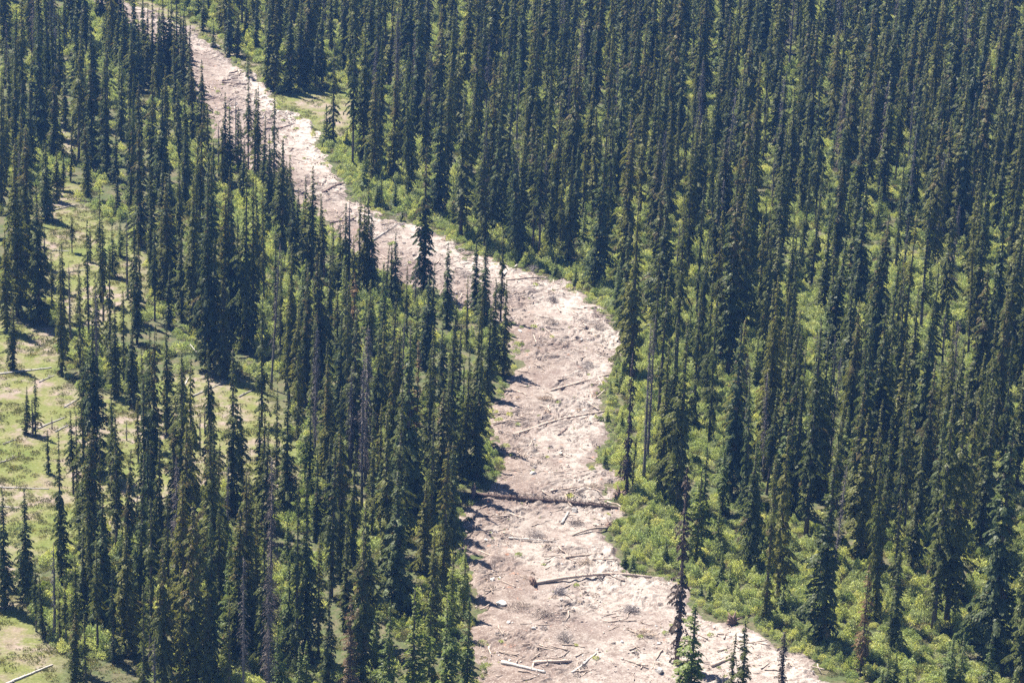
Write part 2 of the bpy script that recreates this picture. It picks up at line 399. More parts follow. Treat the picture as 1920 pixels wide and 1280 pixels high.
TREE_H = 25.0
def spruce_crown(name, seed, Rm, z0, shape=0.75, blunt=1.0, lump=0.35, gap=0.12, droop=0.55, spacing=0.62, leafsz=0.36, cone_top=0.0, material=None, H=TREE_H, long_limbs=0):
    """stacked drooping boughs, each a roof-shaped pad of overlapping sprays with open space below it"""
    g = np.random.default_rng(seed)
    C, D, W, L, Wd, LV, CN = [], [], [], [], [], [], []
    z = z0 * H
    az0 = 0
    ph = g.uniform(0, 50); azl = g.uniform(0, 6.28); lop = g.uniform(0.05, 0.38)
    while z < H - 0.25:
        t = (z - z0 * H) / (H - z0 * H)
        r = Rm * min(1.0, (1 - t) * blunt) ** shape * (0.7 + 0.3 * min(1, t * 5))
        r *= 1 + lump * 1.6 * (float(vnoise(z / 1.6 + ph, 0.5, seed)) - 0.5) + 0.6 * lump * (g.random() - 0.5)
        r = max(r, 0.15)
        nb = max(4, int(round(3.4 + 2.6 * r)))
        az0 += 2.4
        for k in range(nb):
            if g.random() < gap: continue
            az = az0 + (k + g.uniform(-0.35, 0.35)) * 2 * math.pi / nb
            zb = z + g.uniform(-0.5, 0.5) * spacing
            lob = 0.70 + 0.66 * float(vnoise(math.cos(az) * 1.3 + 7, zb / 2.2 + math.sin(az) * 1.3 + ph, seed + 3))
            Lb = r * lob * (g.uniform(0.6, 1.1) if g.random() < 0.8 else g.uniform(1.1, 1.4))
            if long_limbs and g.random() < long_limbs and 0.15 < t < 0.75: Lb *= g.uniform(1.5, 2.1)
            Lb *= 1 + lop * math.cos(az - azl + 0.12 * z)
            ca, sa = math.cos(az), math.sin(az)
            dr_ = droop * g.uniform(0.7, 1.3)
            hw = (0.14 + 0.20 * min(Lb, 1.6)) * g.uniform(0.8, 1.25)      # half width of the bough
            q = max(6, int(64 * (Lb + 0.12) * (hw + 0.12)))
            s = g.beta(1.6, 1.0, q)
            side = g.uniform(-1, 1, q) * hw * (1.15 - 0.55 * s)
            rr = s * Lb
            cz = zb + 0.22 * rr - dr_ * rr * rr / max(Lb, 0.45) - 0.75 * np.abs(side) + g.normal(0, 0.035, q)
            C.append(np.stack([ca * rr - sa * side, sa * rr + ca * side, cz], -1))
            yaw = az + side / hw * g.uniform(0.3, 0.8, q) + g.normal(0, 0.15, q)
            slope = np.arctan(0.22 - 2 * dr_ * rr / max(Lb, 0.45))
            pit = slope - g.uniform(0.0, 0.55, q)
            d = np.stack([np.cos(yaw) * np.cos(pit), np.sin(yaw) * np.cos(pit), np.sin(pit)], -1)
            roll = -side / hw * 0.55 + g.normal(0, 0.30, q)
            hx = np.stack([-np.sin(yaw), np.cos(yaw), np.zeros(q)], -1)
            nn = np.cross(d, hx)
            D.append(d); W.append(unit(hx * np.cos(roll)[:, None] + nn * np.sin(roll)[:, None]))
            sz = leafsz * g.uniform(0.7, 1.25, q) * (0.6 + 0.4 * min(1, r / 1.0))
            L.append(sz); Wd.append(sz * g.uniform(0.45, 0.75, q))
            tone = g.uniform(0.2, 0.6)
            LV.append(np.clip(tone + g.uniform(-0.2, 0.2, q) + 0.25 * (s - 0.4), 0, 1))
            pc = cone_top * np.clip((t - 0.40) * 2.6, 0, 1) + 0.02
            cb = (g.random() < 0.75 * pc + 0.02)
            CN.append((g.random(q) < (0.8 if cb else 0.25 * pc)) * g.uniform(0.55, 1.0, q))
        z += spacing * g.uniform(0.75, 1.25) * (0.55 + 0.45 * min(1, r))
    k = 14
    C.append(np.stack([g.normal(0, 0.05, k), g.normal(0, 0.05, k), np.linspace(H - 0.9, H - 0.1, k)], -1))
    yaw = g.uniform(0, 6.3, k); D.append(np.stack([np.cos(yaw) * 0.5, np.sin(yaw) * 0.5, np.full(k, 0.85)], -1)); W.append(np.stack([-np.sin(yaw), np.cos(yaw), np.zeros(k)], -1))
    L.append(np.full(k, 0.32)); Wd.append(np.full(k, 0.14)); LV.append(g.random(k)); CN.append(np.zeros(k))
    cat = np.concatenate
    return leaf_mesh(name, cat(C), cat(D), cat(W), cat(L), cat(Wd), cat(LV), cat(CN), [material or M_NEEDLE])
def trunk_mesh(name, seed, r0, H=TREE_H, top=0.985, stubs=14, material=None, wob=0.05, stub_len=0.9):
    g = np.random.default_rng(seed + 500)
    T = Tubes()
    zz = np.linspace(-0.6, H * top, 9)
    P = np.stack([wob * np.cumsum(g.normal(0, 1, 9)) * 0.4, wob * np.cumsum(g.normal(0, 1, 9)) * 0.4, zz], -1); P[:2, :2] = 0
    rad = r0 * (1 - np.clip(zz / H, 0, 1)) ** 0.8 + 0.02; rad[0] *= 1.25
    T.add(P, rad, 7)
    for _ in range(stubs):
        z = g.uniform(0.08, 0.8) * H; az = g.uniform(0, 6.3); l = g.uniform(0.3, 1) * stub_len
        a = np.array([0, 0, z]); d = np.array([math.cos(az), math.sin(az), g.uniform(-0.7, 0.1)])
        T.add([a, a + d * l * 0.6, a + d * l + np.array([0, 0, -0.25 * l])], [0.035, 0.025, 0.012], 3, False)
    return T.mesh(name, [material or M_BARK])
def dead_crown(name, seed, Rm, z0, H=TREE_H, dens=1.0, material=None, w=0.055, droop=0.6, top_t=0.97):
    """fine dead twigs: every limb a thin drooping strip with side twigs"""
    g = np.random.default_rng(seed)
    C, D, W, L, Wd, LV = [], [], [], [], [], []
    z = z0 * H
    while z < H * top_t:
        t = (z - z0 * H) / (H - z0 * H)
        r = Rm * (1 - t) ** 0.6 * (0.5 + 0.9 * float(vnoise(z / 1.9, 1.5, seed))) + 0.15
        for k in range(max(2, int((3 + 1.8 * r) * dens))):
            az = g.uniform(0, 6.3); Lb = r * g.uniform(0.6, 1.15)
            m = 5
            s = (np.arange(m) + 0.5) / m
            pts = np.stack([np.cos(az) * s * Lb, np.sin(az) * s * Lb, z + 0.1 * s * Lb - droop * (s * Lb) ** 2 / max(Lb, .4)], -1)
            d = unit(np.gradient(pts, axis=0))
            for j in range(m):
                n = 1 + int(g.integers(1, 4))
                for q in range(n):
                    dd = d[j] if q == 0 else unit(d[j] + g.normal(0, 0.55, 3) + np.array([0, 0, -0.35]))
                    ln = Lb / m * 1.6 if q == 0 else g.uniform(0.25, 0.6)
                    C.append(pts[j]); D.append(dd); w_ = unit(np.cross(dd, g.normal(0, 1, 3))); W.append(w_)
                    L.append(ln); Wd.append(w * g.uniform(0.7, 1.4)); LV.append(g.random())
        z += g.uniform(0.25, 0.55)
    A = np.array
    return leaf_mesh(name, A(C), A(D), A(W), A(L), A(Wd), A(LV), np.zeros(len(C)), [material or M_TWIG])

# ------------------------------------------------------------------ variants of each kind: (trunk mesh, crown mesh, height of the model)
M_DARKTWIG = leafy('dark_lichen_twigs', (0.045, 0.036, 0.034), (0.060, 0.050, 0.045), 0.0)
VAR = {k: [] for k in 'snbydrp'}
for i in range(6):       # dense spruce
    VAR['s'].append((trunk_mesh("spruce_trunk", i, 0.26), spruce_crown("spruce_crown", 10 + i, 1.72 + 0.14 * (i % 3), [0.03, 0.07, 0.05, 0.12, 0.04, 0.06][i], 0.88, [1.25, 1.1, 1.35, 1.2, 1.05, 1.2][i], 0.48, 0.20, 0.62, material=[M_NEEDLE, M_NEEDLE, M_BLUE, M_NEEDLE, M_NEEDLE, M_NEEDLE][i]), TREE_H))
for i in range(6):       # slender ragged spire
    VAR['n'].append((trunk_mesh("spire_trunk", 20 + i, 0.22, stubs=40), spruce_crown("spire_crown", 30 + i, [1.1, 1.25, 0.95, 1.2, 1.3, 1.05][i], [0.16, 0.08, 0.22, 0.05, 0.3, 0.1][i], 0.62, 1.35, 0.8, 0.34, 0.85, spacing=0.62, leafsz=0.35, material=M_NEEDLE), TREE_H))
for i in range(5):       # cone-laden spruce with a brown head
    VAR['b'].append((trunk_mesh("cone_spruce_trunk", 40 + i, 0.27), spruce_crown("cone_spruce_crown", 50 + i, 1.75 + 0.15 * (i % 3), 0.06, 0.72, 1.35, 0.55, 0.22, 0.65, cone_top=0.6, material=M_NEEDLE), TREE_H))
for i in range(4):       # young fir
    VAR['y'].append((trunk_mesh("young_trunk", 60 + i, 0.13, 10.0, stubs=4, stub_len=0.5), spruce_crown("young_crown", 70 + i, 1.45, 0.02, 0.85, 1.0, 0.3, 0.12, 0.3, spacing=0.40, leafsz=0.27, material=M_YOUNG, H=10.0), 10.0))
for i in range(4):       # grey dead spruce
    VAR['d'].append((trunk_mesh("dead_trunk", 80 + i, 0.24, stubs=30, material=M_DEADBARK), dead_crown("dead_crown", 90 + i, [1.5, 1.2, 1.8, 0.8][i], [0.12, 0.3, 0.1, 0.2][i], dens=[1.5, 1.0, 1.7, 0.8][i], droop=0.75), TREE_H))
for i in range(2):       # rust coloured dying spruce
    VAR['r'].append((trunk_mesh("rust_trunk", 100 + i, 0.24, stubs=30), spruce_crown("rust_crown", 105 + i, 1.7, 0.05, 0.65, 1.2, 0.55, 0.40, 0.5, leafsz=0.30, material=M_RUST), TREE_H))
for i in range(3):       # bare pole
    VAR['p'].append((trunk_mesh("pole_trunk", 110 + i, 0.20, 12.0, stubs=30, material=M_DEADBARK, wob=0.08, stub_len=0.5), dead_crown("pole_twigs", 115 + i, 0.35, 0.25, 12.0, dens=[0.3, 0.6, 0.2][i], material=M_TWIG, top_t=0.9), 12.0))
VAR['k'] = [(trunk_mesh("black_trunk", 140 + i, 0.22, stubs=40, material=M_DARKLOG), spruce_crown("black_crown", 142 + i, 0.85, 0.02, 0.35, 1.2, 0.9, 0.42, 1.0, spacing=0.55, leafsz=0.36, material=M_DARKTWIG), TREE_H) for i in range(2)]
WIDE = (trunk_mesh("long_limbed_trunk", 130, 0.30), spruce_crown("long_limbed_crown", 131, 2.3, 0.04, 0.6, 1.3, 0.5, 0.2, 0.35, cone_top=0.4, long_limbs=0.10), TREE_H)

# ------------------------------------------------------------------ the trees measured in the photograph: top x, top y, foot y, kind, optional width
TREES = """
350,30,122,s 232,-5,150,s,1.2 250,-8,155,s,1.2 268,0,150,n 285,-5,162,s,1.2 307,-4,150,s,1.3 330,4,150,s,1.3 338,20,162,n 350,45,172,s,1.2 345,62,182,b 357,92,200,s,1.2 325,40,175,n 318,-10,130,s,1.3 265,-15,120,s,1.2 341,8,112,s 320,0,150,s 297,12,160,s 275,3,152,s 240,15,142,s 220,8,130,s 200,-12,100,s 362,120,268,b 335,150,305,s 422,172,345,s 443,177,300,p 466,140,320,n 391,195,330,n 410,225,330,p 452,225,345,n
295,38,185,s 260,28,170,s 260,150,312,b 253,208,345,b 291,235,355,n 217,238,352,s 163,225,372,b 143,95,262,s 100,140,295,b 120,115,240,s 57,100,250,s 55,150,320,s 40,155,335,s 35,200,352,n 78,262,372,n 25,260,420,b 3,150,310,s 8,200,345,s 180,60,210,s 225,120,260,s 310,120,270,s 330,90,250,s 150,20,160,s 110,10,170,s 70,15,190,s 30,5,180,s 85,60,215,n 190,130,280,b 15,90,250,s 130,210,340,n 310,215,360,s 345,240,400,s
432,190,342,s 418,235,350,n 495,215,355,s 455,262,372,s 400,262,362,n 525,300,410,s 556,350,455,s 570,372,475,s 600,400,505,s 640,445,545,s 665,440,565,s 690,410,545,s 540,300,430,s 510,285,400,s 533,262,410,n,1.2 552,306,440,n,1.2 605,360,510,s,1.1 640,410,545,n 685,365,540,s 735,455,580,n 478,165,320,n,1.3 447,200,330,n,1.2 378,110,275,s,1.2 380,-14,60,s 400,38,90,y 422,40,102,p 430,5,106,s 445,20,106,s 462,-10,72,s 465,100,150,y 480,-5,95,s 412,-20,50,s
505,-8,166,s 517,-5,170,s 545,-2,170,s 565,5,166,s 575,30,166,b 592,60,166,s 605,0,162,s 627,72,272,n 612,195,272,y 625,252,276,y 651,238,278,y 665,55,312,n 685,40,305,s 705,135,335,b 742,130,330,b 484,158,330,s 515,172,345,n 541,288,420,n 587,308,525,s,1.25 573,330,500,s 549,332,520,s 611,375,520,n 624,415,540,y 649,378,575,n 656,368,575,p 676,367,545,n 692,333,520,n 721,455,605,n 745,435,580,s 801,268,548,b 780,495,590,d 842,452,610,s 812,492,650,s 805,515,690,s 879,515,655,n 896,447,590,s 912,447,610,s 944,430,600,n 930,522,705,s 950,525,705,s 782,557,680,y 765,500,645,n 695,525,705,n 665,512,700,r 655,532,710,b 635,540,700,b 620,470,650,s 527,490,690,n 547,455,705,s 517,425,610,n 492,560,800,n 570,485,630,s 505,250,430,s 530,260,470,s 720,490,640,y 600,470,660,s 700,400,545,s
67,340,607,s,1.2 25,285,592,s,1.2 85,268,412,s,1.2 105,280,378,s 117,290,358,s 83,420,512,p 134,408,475,n 111,460,700,s 95,475,592,n 130,492,642,p 144,492,602,n 148,518,700,n 163,410,645,n 168,420,492,n 178,507,705,n 186,350,565,n 191,395,602,n 204,460,682,n 220,325,407,s 210,417,520,y 225,412,482,y 238,408,562,p 251,405,602,s 255,457,642,s 262,420,562,n 285,300,428,s 289,427,602,n 298,405,562,n 310,330,565,b 315,495,615,s 362,335,622,s 390,350,695,s 385,420,660,s 402,445,685,s 422,350,642,b 435,357,645,s 420,515,707,b 445,545,625,y 462,300,655,s 475,330,640,s 340,420,600,s 335,300,480,n 445,400,600,s 370,240,440,s
8,430,620,s 20,560,690,s 47,718,808,s 64,697,810,n 60,738,812,p 89,800,882,n 109,805,1090,s 135,767,925,n 142,762,928,n 146,890,1030,n 158,840,942,s 155,640,835,n 172,590,880,s,1.1 180,545,725,d 186,795,1010,n 192,925,1168,s,1.2 215,772,1040,n,1.3 235,980,1222,s,1.2 205,750,905,n 258,745,862,n 278,752,862,s 270,650,795,n 280,610,835,n 312,600,812,s 340,670,1005,n,1.3 358,670,1040,n 350,790,1065,b 325,785,1005,b 390,830,965,s 401,788,965,n 437,645,965,s 453,760,905,n 467,872,1110,b 282,825,1005,s 271,902,1005,s 257,912,1012,n 45,912,1118,s 3,915,1138,s 375,767,852,p 384,760,812,p 396,722,802,p 237,785,822,p 97,775,800,p 118,455,600,n 230,540,720,n 215,560,740,s 245,600,760,s
65,1050,1182,n 78,1078,1192,n 98,1010,1195,p 110,1100,1205,n 122,1088,1212,n 140,1040,1255,n 155,995,1165,s 137,1145,1300,b 160,1150,1300,n 268,1093,1330,n 305,1010,1300,b 288,1190,1330,p 336,1122,1310,n 362,938,1305,b,1.35 457,1035,1345,d 463,873,1210,b 430,1010,1210,y 430,1115,1340,n 180,1010,1220,n 210,1060,1240,n 
510,850,1185,d 505,1030,1350,d 540,965,1065,y 560,900,1260,n 577,870,1230,s 618,1085,1340,s 658,1112,1340,r,1.0 687,935,1205,s,1.35 748,880,1145,s,1.4 732,1120,1330,y 780,1095,1330,y,1.3 815,985,1210,s 808,1100,1300,y 842,1110,1320,y 850,1030,1185,y 873,1022,1155,y 880,1115,1310,y 522,1170,1340,y 562,1205,1340,y 575,1195,1340,y 542,1045,1225,y 705,1150,1245,y 800,900,1075,s 832,732,975,w 880,655,905,s 902,662,905,s 865,600,860,s 770,610,975,s,1.25 785,640,835,r 750,620,855,b 715,760,955,n 700,772,962,n 640,727,965,s 614,682,905,b 581,747,925,y 539,732,965,s 520,727,905,n 496,757,1015,s 660,690,905,d 690,610,905,d 683,650,960,d 620,820,1005,s 595,850,1015,s 735,848,965,y 700,838,1005,n 715,865,975,y 590,600,800,s 560,560,780,s 640,590,820,s 720,560,760,s 760,880,1020,y 560,650,830,n 665,830,1060,s 850,830,1040,s 775,800,960,n 470,1000,1200,n 390,1100,1320,b 600,1000,1230,n 650,970,1180,s 480,940,1150,s 410,950,1180,n 855,560,760,s 920,580,748,s 905,540,720,n 830,610,800,s 870,690,890,y
1200,345,705,s 1181,415,640,s 1187,665,930,k 1222,610,905,d 1228,591,880,d 1135,262,533,s,1.25 1075,270,490,s 1026,292,445,d 1165,470,560,y 1160,490,580,y 1385,365,700,b,1.3 1285,380,702,n 1355,395,690,n 1337,517,765,n 1315,542,805,n 1320,345,605,n 1325,837,1015,y 1290,600,955,s,1.2 1255,640,935,s 1270,600,860,s 1345,560,835,n 1422,825,1040,y 1390,610,935,s 1290,870,1243,k,1.25 1303,1125,1335,y,1.6 1377,1180,1300,n,1.2 1402,1155,1305,n,1.3 1357,1255,1300,p 1472,1175,1315,k,1.4
1565,865,1200,s,1.35 1631,1050,1258,r,0.9 1690,1010,1218,s 1791,715,1178,s,1.1 1815,715,1168,s,1.1 1900,780,1235,s,1.3 1865,715,962,s 1902,820,1065,n 1750,560,885,s,1.2 1700,735,935,n 1663,600,855,n 1612,560,830,b 1620,732,1000,b 1583,757,965,n 1540,600,1005,s 1512,647,905,n 1477,757,960,y 1457,852,1065,n 1670,830,1085,n 1505,722,965,s 1460,520,875,s 1315,880,1052,y 1420,830,1065,s 1455,850,1165,n 1480,800,1135,s 1190,820,935,n,0.6 1165,850,905,n,0.4
1790,1180,1295,y 1782,1195,1285,y 1810,1177,1295,y 1862,1177,1305,y 1905,1247,1310,y 1667,1227,1295,y 1682,1217,1285,y 1705,1247,1305,y 1655,1247,1305,y 1355,1032,1097,y 1371,1057,1117,y 1217,967,1006,y 1172,1032,1066,y 1187,1042,1077,y 1315,1095,1122,y 1330,1097,1127,y 1157,650,682,y 1167,682,737,y 1157,700,732,y 1145,717,752,y 1140,772,802,y 1167,775,812,y 1135,847,882,y 1080,497,532,y 1042,482,517,y 755,392,412,y 707,340,387,y 742,330,387,y 765,345,387,y 715,320,387,y 1435,1090,1130,y 1470,1100,1150,y 1295,1000,1060,y 1250,1010,1060,y 1350,950,1040,y
""".split()

def solve_foot(tx, ty, by):
    """ground point whose image is at height by and whose upright rises to (tx, ty); returns x, y, height"""
    bx = tx
    for _ in range(6):
        x, y = ground(bx, by)
        lo, hi = 0.2, 80.0
        for _ in range(30):
            h = 0.5 * (lo + hi)
            if project((x, y, h))[1] > ty: lo = h
            else: hi = h
        bx += tx - project((x, y, h))[0]
    return x, y, h
placed = []                        # (x, y, height, kind, width factor, measured)
for rec in TREES:
    f = rec.split(',')
    tx, ty, by = map(float, f[:3])
    x, y, h = solve_foot(tx, ty, by)
    placed.append([x, y, h, f[3], float(f[4]) if len(f) > 4 else 1.0, True])

# ------------------------------------------------------------------ fill the stands between them
def fill():
    pts = np.array([(p[0], p[1]) for p in placed])
    cand_n = 30000
    x0, y0 = ground(-140, -110); x1, _ = ground(2080, -110)
    cx = rng.uniform(x0 - 10, x1 + 10, cand_n); cy = rng.uniform(ground(960, 1290)[1], ground(960, -90)[1], cand_n)
    sd = strip_sd(cx, cy); mm = meadow_mask(cx, cy)
    grid = {}
    def key(x, y): return int(x // 6), int(y // 6)
    for x, y in pts: grid.setdefault(key(x, y), []).append((x, y))
    out = []
    for i in range(cand_n):
        x, y = cx[i], cy[i]
        if sd[i] > -3.0 or mm[i] > 0.3: continue
        px, py = project((x, y, 0))
        if not (-130 < px < 2060 and -90 < py < 1330): continue
        right = dist_line(RE, np.array([x]), np.array([y]))[0] < dist_line(LE, np.array([x]), np.array([y]))[0]
        md = 5.6 if right else 6.3
        dens = fbm(x / 22, y / 28, 77, 2)
        md *= 0.62 + 1.0 * np.clip((dens - 0.3) * 2.2, 0, 1.2) if py > 420 or not right else 0.95
        if not right:
            if px < 150 and 560 < py: continue
            if px < 330 and 560 < py < 960: continue
            if py > 960: md *= 0.85
        else:
            if sd[i] > -7 and rng.random() < (0.3 if py < 900 else 0.7): continue
            if py > 1080 and rng.random() < 0.65: continue
        kx, ky = key(x, y)
        ok = True
        for a in (-1, 0, 1):
            for b in (-1, 0, 1):
                for q in grid.get((kx + a, ky + b), ()):
                    if (q[0] - x) ** 2 + (q[1] - y) ** 2 < md * md: ok = False; break
                if not ok: break
            if not ok: break
        if not ok: continue
        # keep the crown of a filler from covering the open strip or meadow
        r = rng.random()
        kind = 's' if r < 0.36 else 'n' if r < 0.56 else 'b' if r < 0.70 else 'y' if r < 0.86 else 'd' if r < 0.935 else 's' if r < 0.975 else 'n' if r < 0.985 else 'p'
        h = {'s': rng.uniform(19, 30), 'n': rng.uniform(18, 29), 'b': rng.uniform(22, 31), 'y': rng.uniform(5, 12), 'd': rng.uniform(17, 27), 'r': rng.uniform(18, 25), 'p': rng.uniform(8, 15)}[kind]
        if strip_cover(x, y, h): continue
        grid.setdefault((kx, ky), []).append((x, y))
        out.append([x, y, h, kind, rng.uniform(0.75, 1.3), False])
    return out
SPX = np.array(RIGHT_EDGE + LEFT_EDGE, float)
OPENPX = [SPX, np.array([(60,400),(108,375),(150,390),(150,470),(130,490),(70,500)], float), np.array([(0,625),(100,625),(100,690),(140,735),(120,870),(90,1000),(0,1040)], float), np.array([(500,185),(600,175),(662,168),(655,255),(600,258)], float)]
def strip_cover(x, y, h):
    q = [project((x, y, h * t)) for t in (0.35, 0.6, 0.85, 1.0)]
    qx = np.array([a for a, b in q]); qy = np.array([b for a, b in q])
    return any(inside(p, qx, qy).any() for p in OPENPX)
placed += fill()

# ------------------------------------------------------------------ describing the trees
NAME = {'s': "spruce_tree", 'n': "spruce_tree", 'b': "spruce_tree", 'w': "spruce_tree", 'y': "young_fir", 'd': "dead_spruce", 'r': "dying_spruce", 'p': "bare_snag", 'k': "dead_spruce"}
CAT = {"spruce_tree": "spruce tree", "young_fir": "young fir", "dead_spruce": "dead spruce", "dying_spruce": "dying spruce", "bare_snag": "snag"}
GROUP = {"spruce_tree": "spruces of the forest", "young_fir": "young firs among the shrubs", "dead_spruce": "grey dead spruces in the forest", "dying_spruce": "rust coloured dying spruces", "bare_snag": "bare snags standing in the open"}
LOOK = {'s': "dark dense spruce", 'n': "slender ragged spruce", 'b': "brown cone-laden spruce", 'w': "wide long-limbed spruce", 'y': "bright green young fir", 'd': "grey dead spruce", 'r': "rust-brown dying spruce", 'p': "bare pole snag", 'k': "blackened narrow dead spruce"}
BANDS = [(110, "at the strip's far end"), (270, "level with the pale trail"), (400, "level with strip's upper logs"), (520, "level with strip's brushy bend"), (680, "level with strip's widest bulge"), (830, "level with long straight logs"), (960, "level with dark fallen tree"), (1110, "level with upturned-root log"), (1240, "level with white boulders"), (9999, "at strip's near end")]
ORD = "first second third fourth fifth sixth seventh eighth ninth tenth eleventh twelfth thirteenth fourteenth fifteenth sixteenth seventeenth eighteenth nineteenth twentieth".split()
TENS = {2: "twenty", 3: "thirty", 4: "forty", 5: "fifty"}
def ordinal(n):
    if n <= 20: return ORD[n - 1]
    return TENS[n // 10] + "-" + ORD[n % 10 - 1] if n % 10 else TENS[n // 10][:-1] + "ieth"
info = []
for p in placed:
    x, y, h, k, w, meas = p
    fx, fy = project((x, y, 0)); tx, ty = project((x, y, h))
    if tx < -25 or tx > 1945 or fy < 4 or ty > 1275: vis = 0
    else: vis = (min(fy, 1280) - max(ty, 0))
    dl = float(dist_line(LE, np.array([x]), np.array([y]))[0]); dr = float(dist_line(RE, np.array([x]), np.array([y]))[0])
    info.append(dict(vis=vis, fy=fy, dist=min(dl, dr), side="meadow side" if dl < dr else "forest side", mead=float(meadow_mask(np.array([x]), np.array([y]))[0]), px=tx))
sprs = [i for i, p in enumerate(placed) if NAME[p[3]] == "spruce_tree" and info[i]['vis'] > 30]
# an individual has to show: prefer measured ones, then the tallest in the picture that stand clear of nearer trees
sprs.sort(key=lambda i: -(info[i]['vis'] * (1.6 if placed[i][5] else 1.0)))
individual = set(sprs[:300])
for nm in ("young_fir", "dead_spruce", "dying_spruce", "bare_snag"):
    c = [i for i, p in enumerate(placed) if NAME[p[3]] == nm and info[i]['vis'] > (25 if placed[i][5] else 60)]
    c.sort(key=lambda i: -(info[i]['vis'] * (2.0 if placed[i][5] else 1.0)))
    individual |= set(c[:150])
groups = {}
for i in sorted(individual):
    d = info[i]; k = placed[i][3]
    band = next(b for lim, b in BANDS if d['fy'] < lim)
    if d['mead'] > 0.6 and d['side'] == "meadow side": zone = "on the meadow " + band
    elif d['dist'] < 5: zone = ("at strip's meadow-side edge " if d['side'] == "meadow side" else "at strip's shrubby edge ") + band
    else: zone = ("on meadow side " if d['side'] == "meadow side" else "in dense forest ") + band
    groups.setdefault((LOOK[k], zone), []).append(i)
label_of = {}
for (lk, zone), idx in groups.items():
    idx.sort(key=lambda i: info[i]['dist'])
    for n, i in enumerate(idx):
        z = zone
        if len(idx) == 1: label_of[i] = f"{lk} {z}"
        else: label_of[i] = f"{lk} {z}, {ordinal(n + 1)} from strip"

def place_tree(i):
    x, y, h, k, w, meas = placed[i]
    g = random.Random(i * 13 + 5)
    var = WIDE if k == 'w' else VAR[k][g.randrange(len(VAR[k]))]
    root = bpy.data.objects.new(NAME[k], None); scene.collection.objects.link(root)
    root.empty_display_size = 0.5
    sz = h / var[2]
    sx = 0.93 * (0.35 + 0.65 * sz) * w * g.uniform(0.9, 1.1)
    root.location = (x, y, float(terrain(x, y)))
    root.rotation_euler = (R(g.gauss(0, 1.3)) * (not meas), R(g.gauss(0, 1.3)) * (not meas), g.uniform(0, 6.28))
    root.scale = (sx, sx, sz)
    root['label'] = label_of[i]; root['category'] = CAT[NAME[k]]; root['group'] = GROUP[NAME[k]]
    for nm, me in (("trunk", var[0]), ("crown", var[1])):
        o = bpy.data.objects.new(nm, me); scene.collection.objects.link(o); o.parent = root
for i in sorted(individual): place_tree(i)

# ------------------------------------------------------------------ what nobody could count: geometry-node scatters
def joined(name, parts):
    V, F, mats, mi, leaf, cone = [], [], [], [], [], []
    n = 0
    for m_i, me in enumerate(parts):
        v = np.empty(len(me.vertices) * 3, np.float32); me.vertices.foreach_get("co", v); V.append(v.reshape(-1, 3))
        for p in me.polygons: pass
        lt = np.empty(len(me.polygons), np.int32); me.polygons.foreach_get("loop_total", lt)
        lv = np.empty(len(me.loops), np.int32); me.loops.foreach_get("vertex_index", lv)
        st = np.cumsum(lt) - lt
        for kk in (3, 4):
            s = st[lt == kk]
            if len(s):
                F.append(lv[s[:, None] + np.arange(kk)] + n); mi.append(np.full(len(s), m_i))
        for nm, arr in (("leaf", leaf), ("cone", cone)):
            a = np.zeros(len(me.vertices), np.float32)
            if nm in me.attributes: me.attributes[nm].data.foreach_get("value", a)
            arr.append(a)
        mats.append(me.materials[0]); n += len(me.vertices)
    return new_mesh(name, np.concatenate(V), F, {"leaf": np.concatenate(leaf), "cone": np.concatenate(cone)}, mats, np.concatenate(mi))
def scatter(name, label, pts, rots, scls, idx, protos):
    """one object: points that carry a rotation, a scale and which proto mesh to show"""
    col = bpy.data.collections.new(name + "_models")
    for i, me in enumerate(protos):
        col.objects.link(bpy.data.objects.new(f"{name}_model_{i:02d}", me))
    me = bpy.data.meshes.new(name)
    me.vertices.add(len(pts)); me.vertices.foreach_set("co", np.asarray(pts, np.float32).ravel())
    for k, a in (("rot", rots), ("scl", scls)):
        at = me.attributes.new(k, 'FLOAT_VECTOR', 'POINT'); at.data.foreach_set("vector", np.asarray(a, np.float32).ravel())
    at = me.attributes.new("pick", 'INT', 'POINT'); at.data.foreach_set("value", np.asarray(idx, np.int32))
    o = link(name, me, kind="stuff", label=label)
    ng = bpy.data.node_groups.new(name + "_scatter", 'GeometryNodeTree')
    ng.interface.new_socket("Geometry", in_out='INPUT', socket_type='NodeSocketGeometry')
    ng.interface.new_socket("Geometry", in_out='OUTPUT', socket_type='NodeSocketGeometry')
    N = NT(ng)
    gi, go = N.n("NodeGroupInput"), N.n("NodeGroupOutput")
    ip = N.n("GeometryNodeInstanceOnPoints"); ci = N.n("GeometryNodeCollectionInfo")
    ci.inputs["Collection"].default_value = col; ci.inputs["Separate Children"].default_value = True; ci.inputs["Reset Children"].default_value = True
    ip.inputs["Pick Instance"].default_value = True
    def named(nm, t):
        x = N.n("GeometryNodeInputNamedAttribute", data_type=t); x.inputs["Name"].default_value = nm; return x.outputs["Attribute"]
    er = N.n("FunctionNodeEulerToRotation")
    N.l(named("rot", 'FLOAT_VECTOR'), er.inputs[0])
    N.l(gi.outputs[0], ip.inputs["Points"]); N.l(ci.outputs[0], ip.inputs["Instance"])
    N.l(named("pick", 'INT'), ip.inputs["Instance Index"]); N.l(er.outputs[0], ip.inputs["Rotation"]); N.l(named("scl", 'FLOAT_VECTOR'), ip.inputs["Scale"])
    N.l(ip.outputs[0], go.inputs[0])
    md = o.modifiers.new("scatter", 'NODES'); md.node_group = ng
    return o
order = [(k, j) for k in 'snbydrpk' for j in range(len(VAR[k]))]
protos = [joined(f"stand_{k}", VAR[k][j][:2]) for k, j in order]
rest = [i for i in range(len(placed)) if i not in individual]
P_, R_, S_, I_ = [], [], [], []
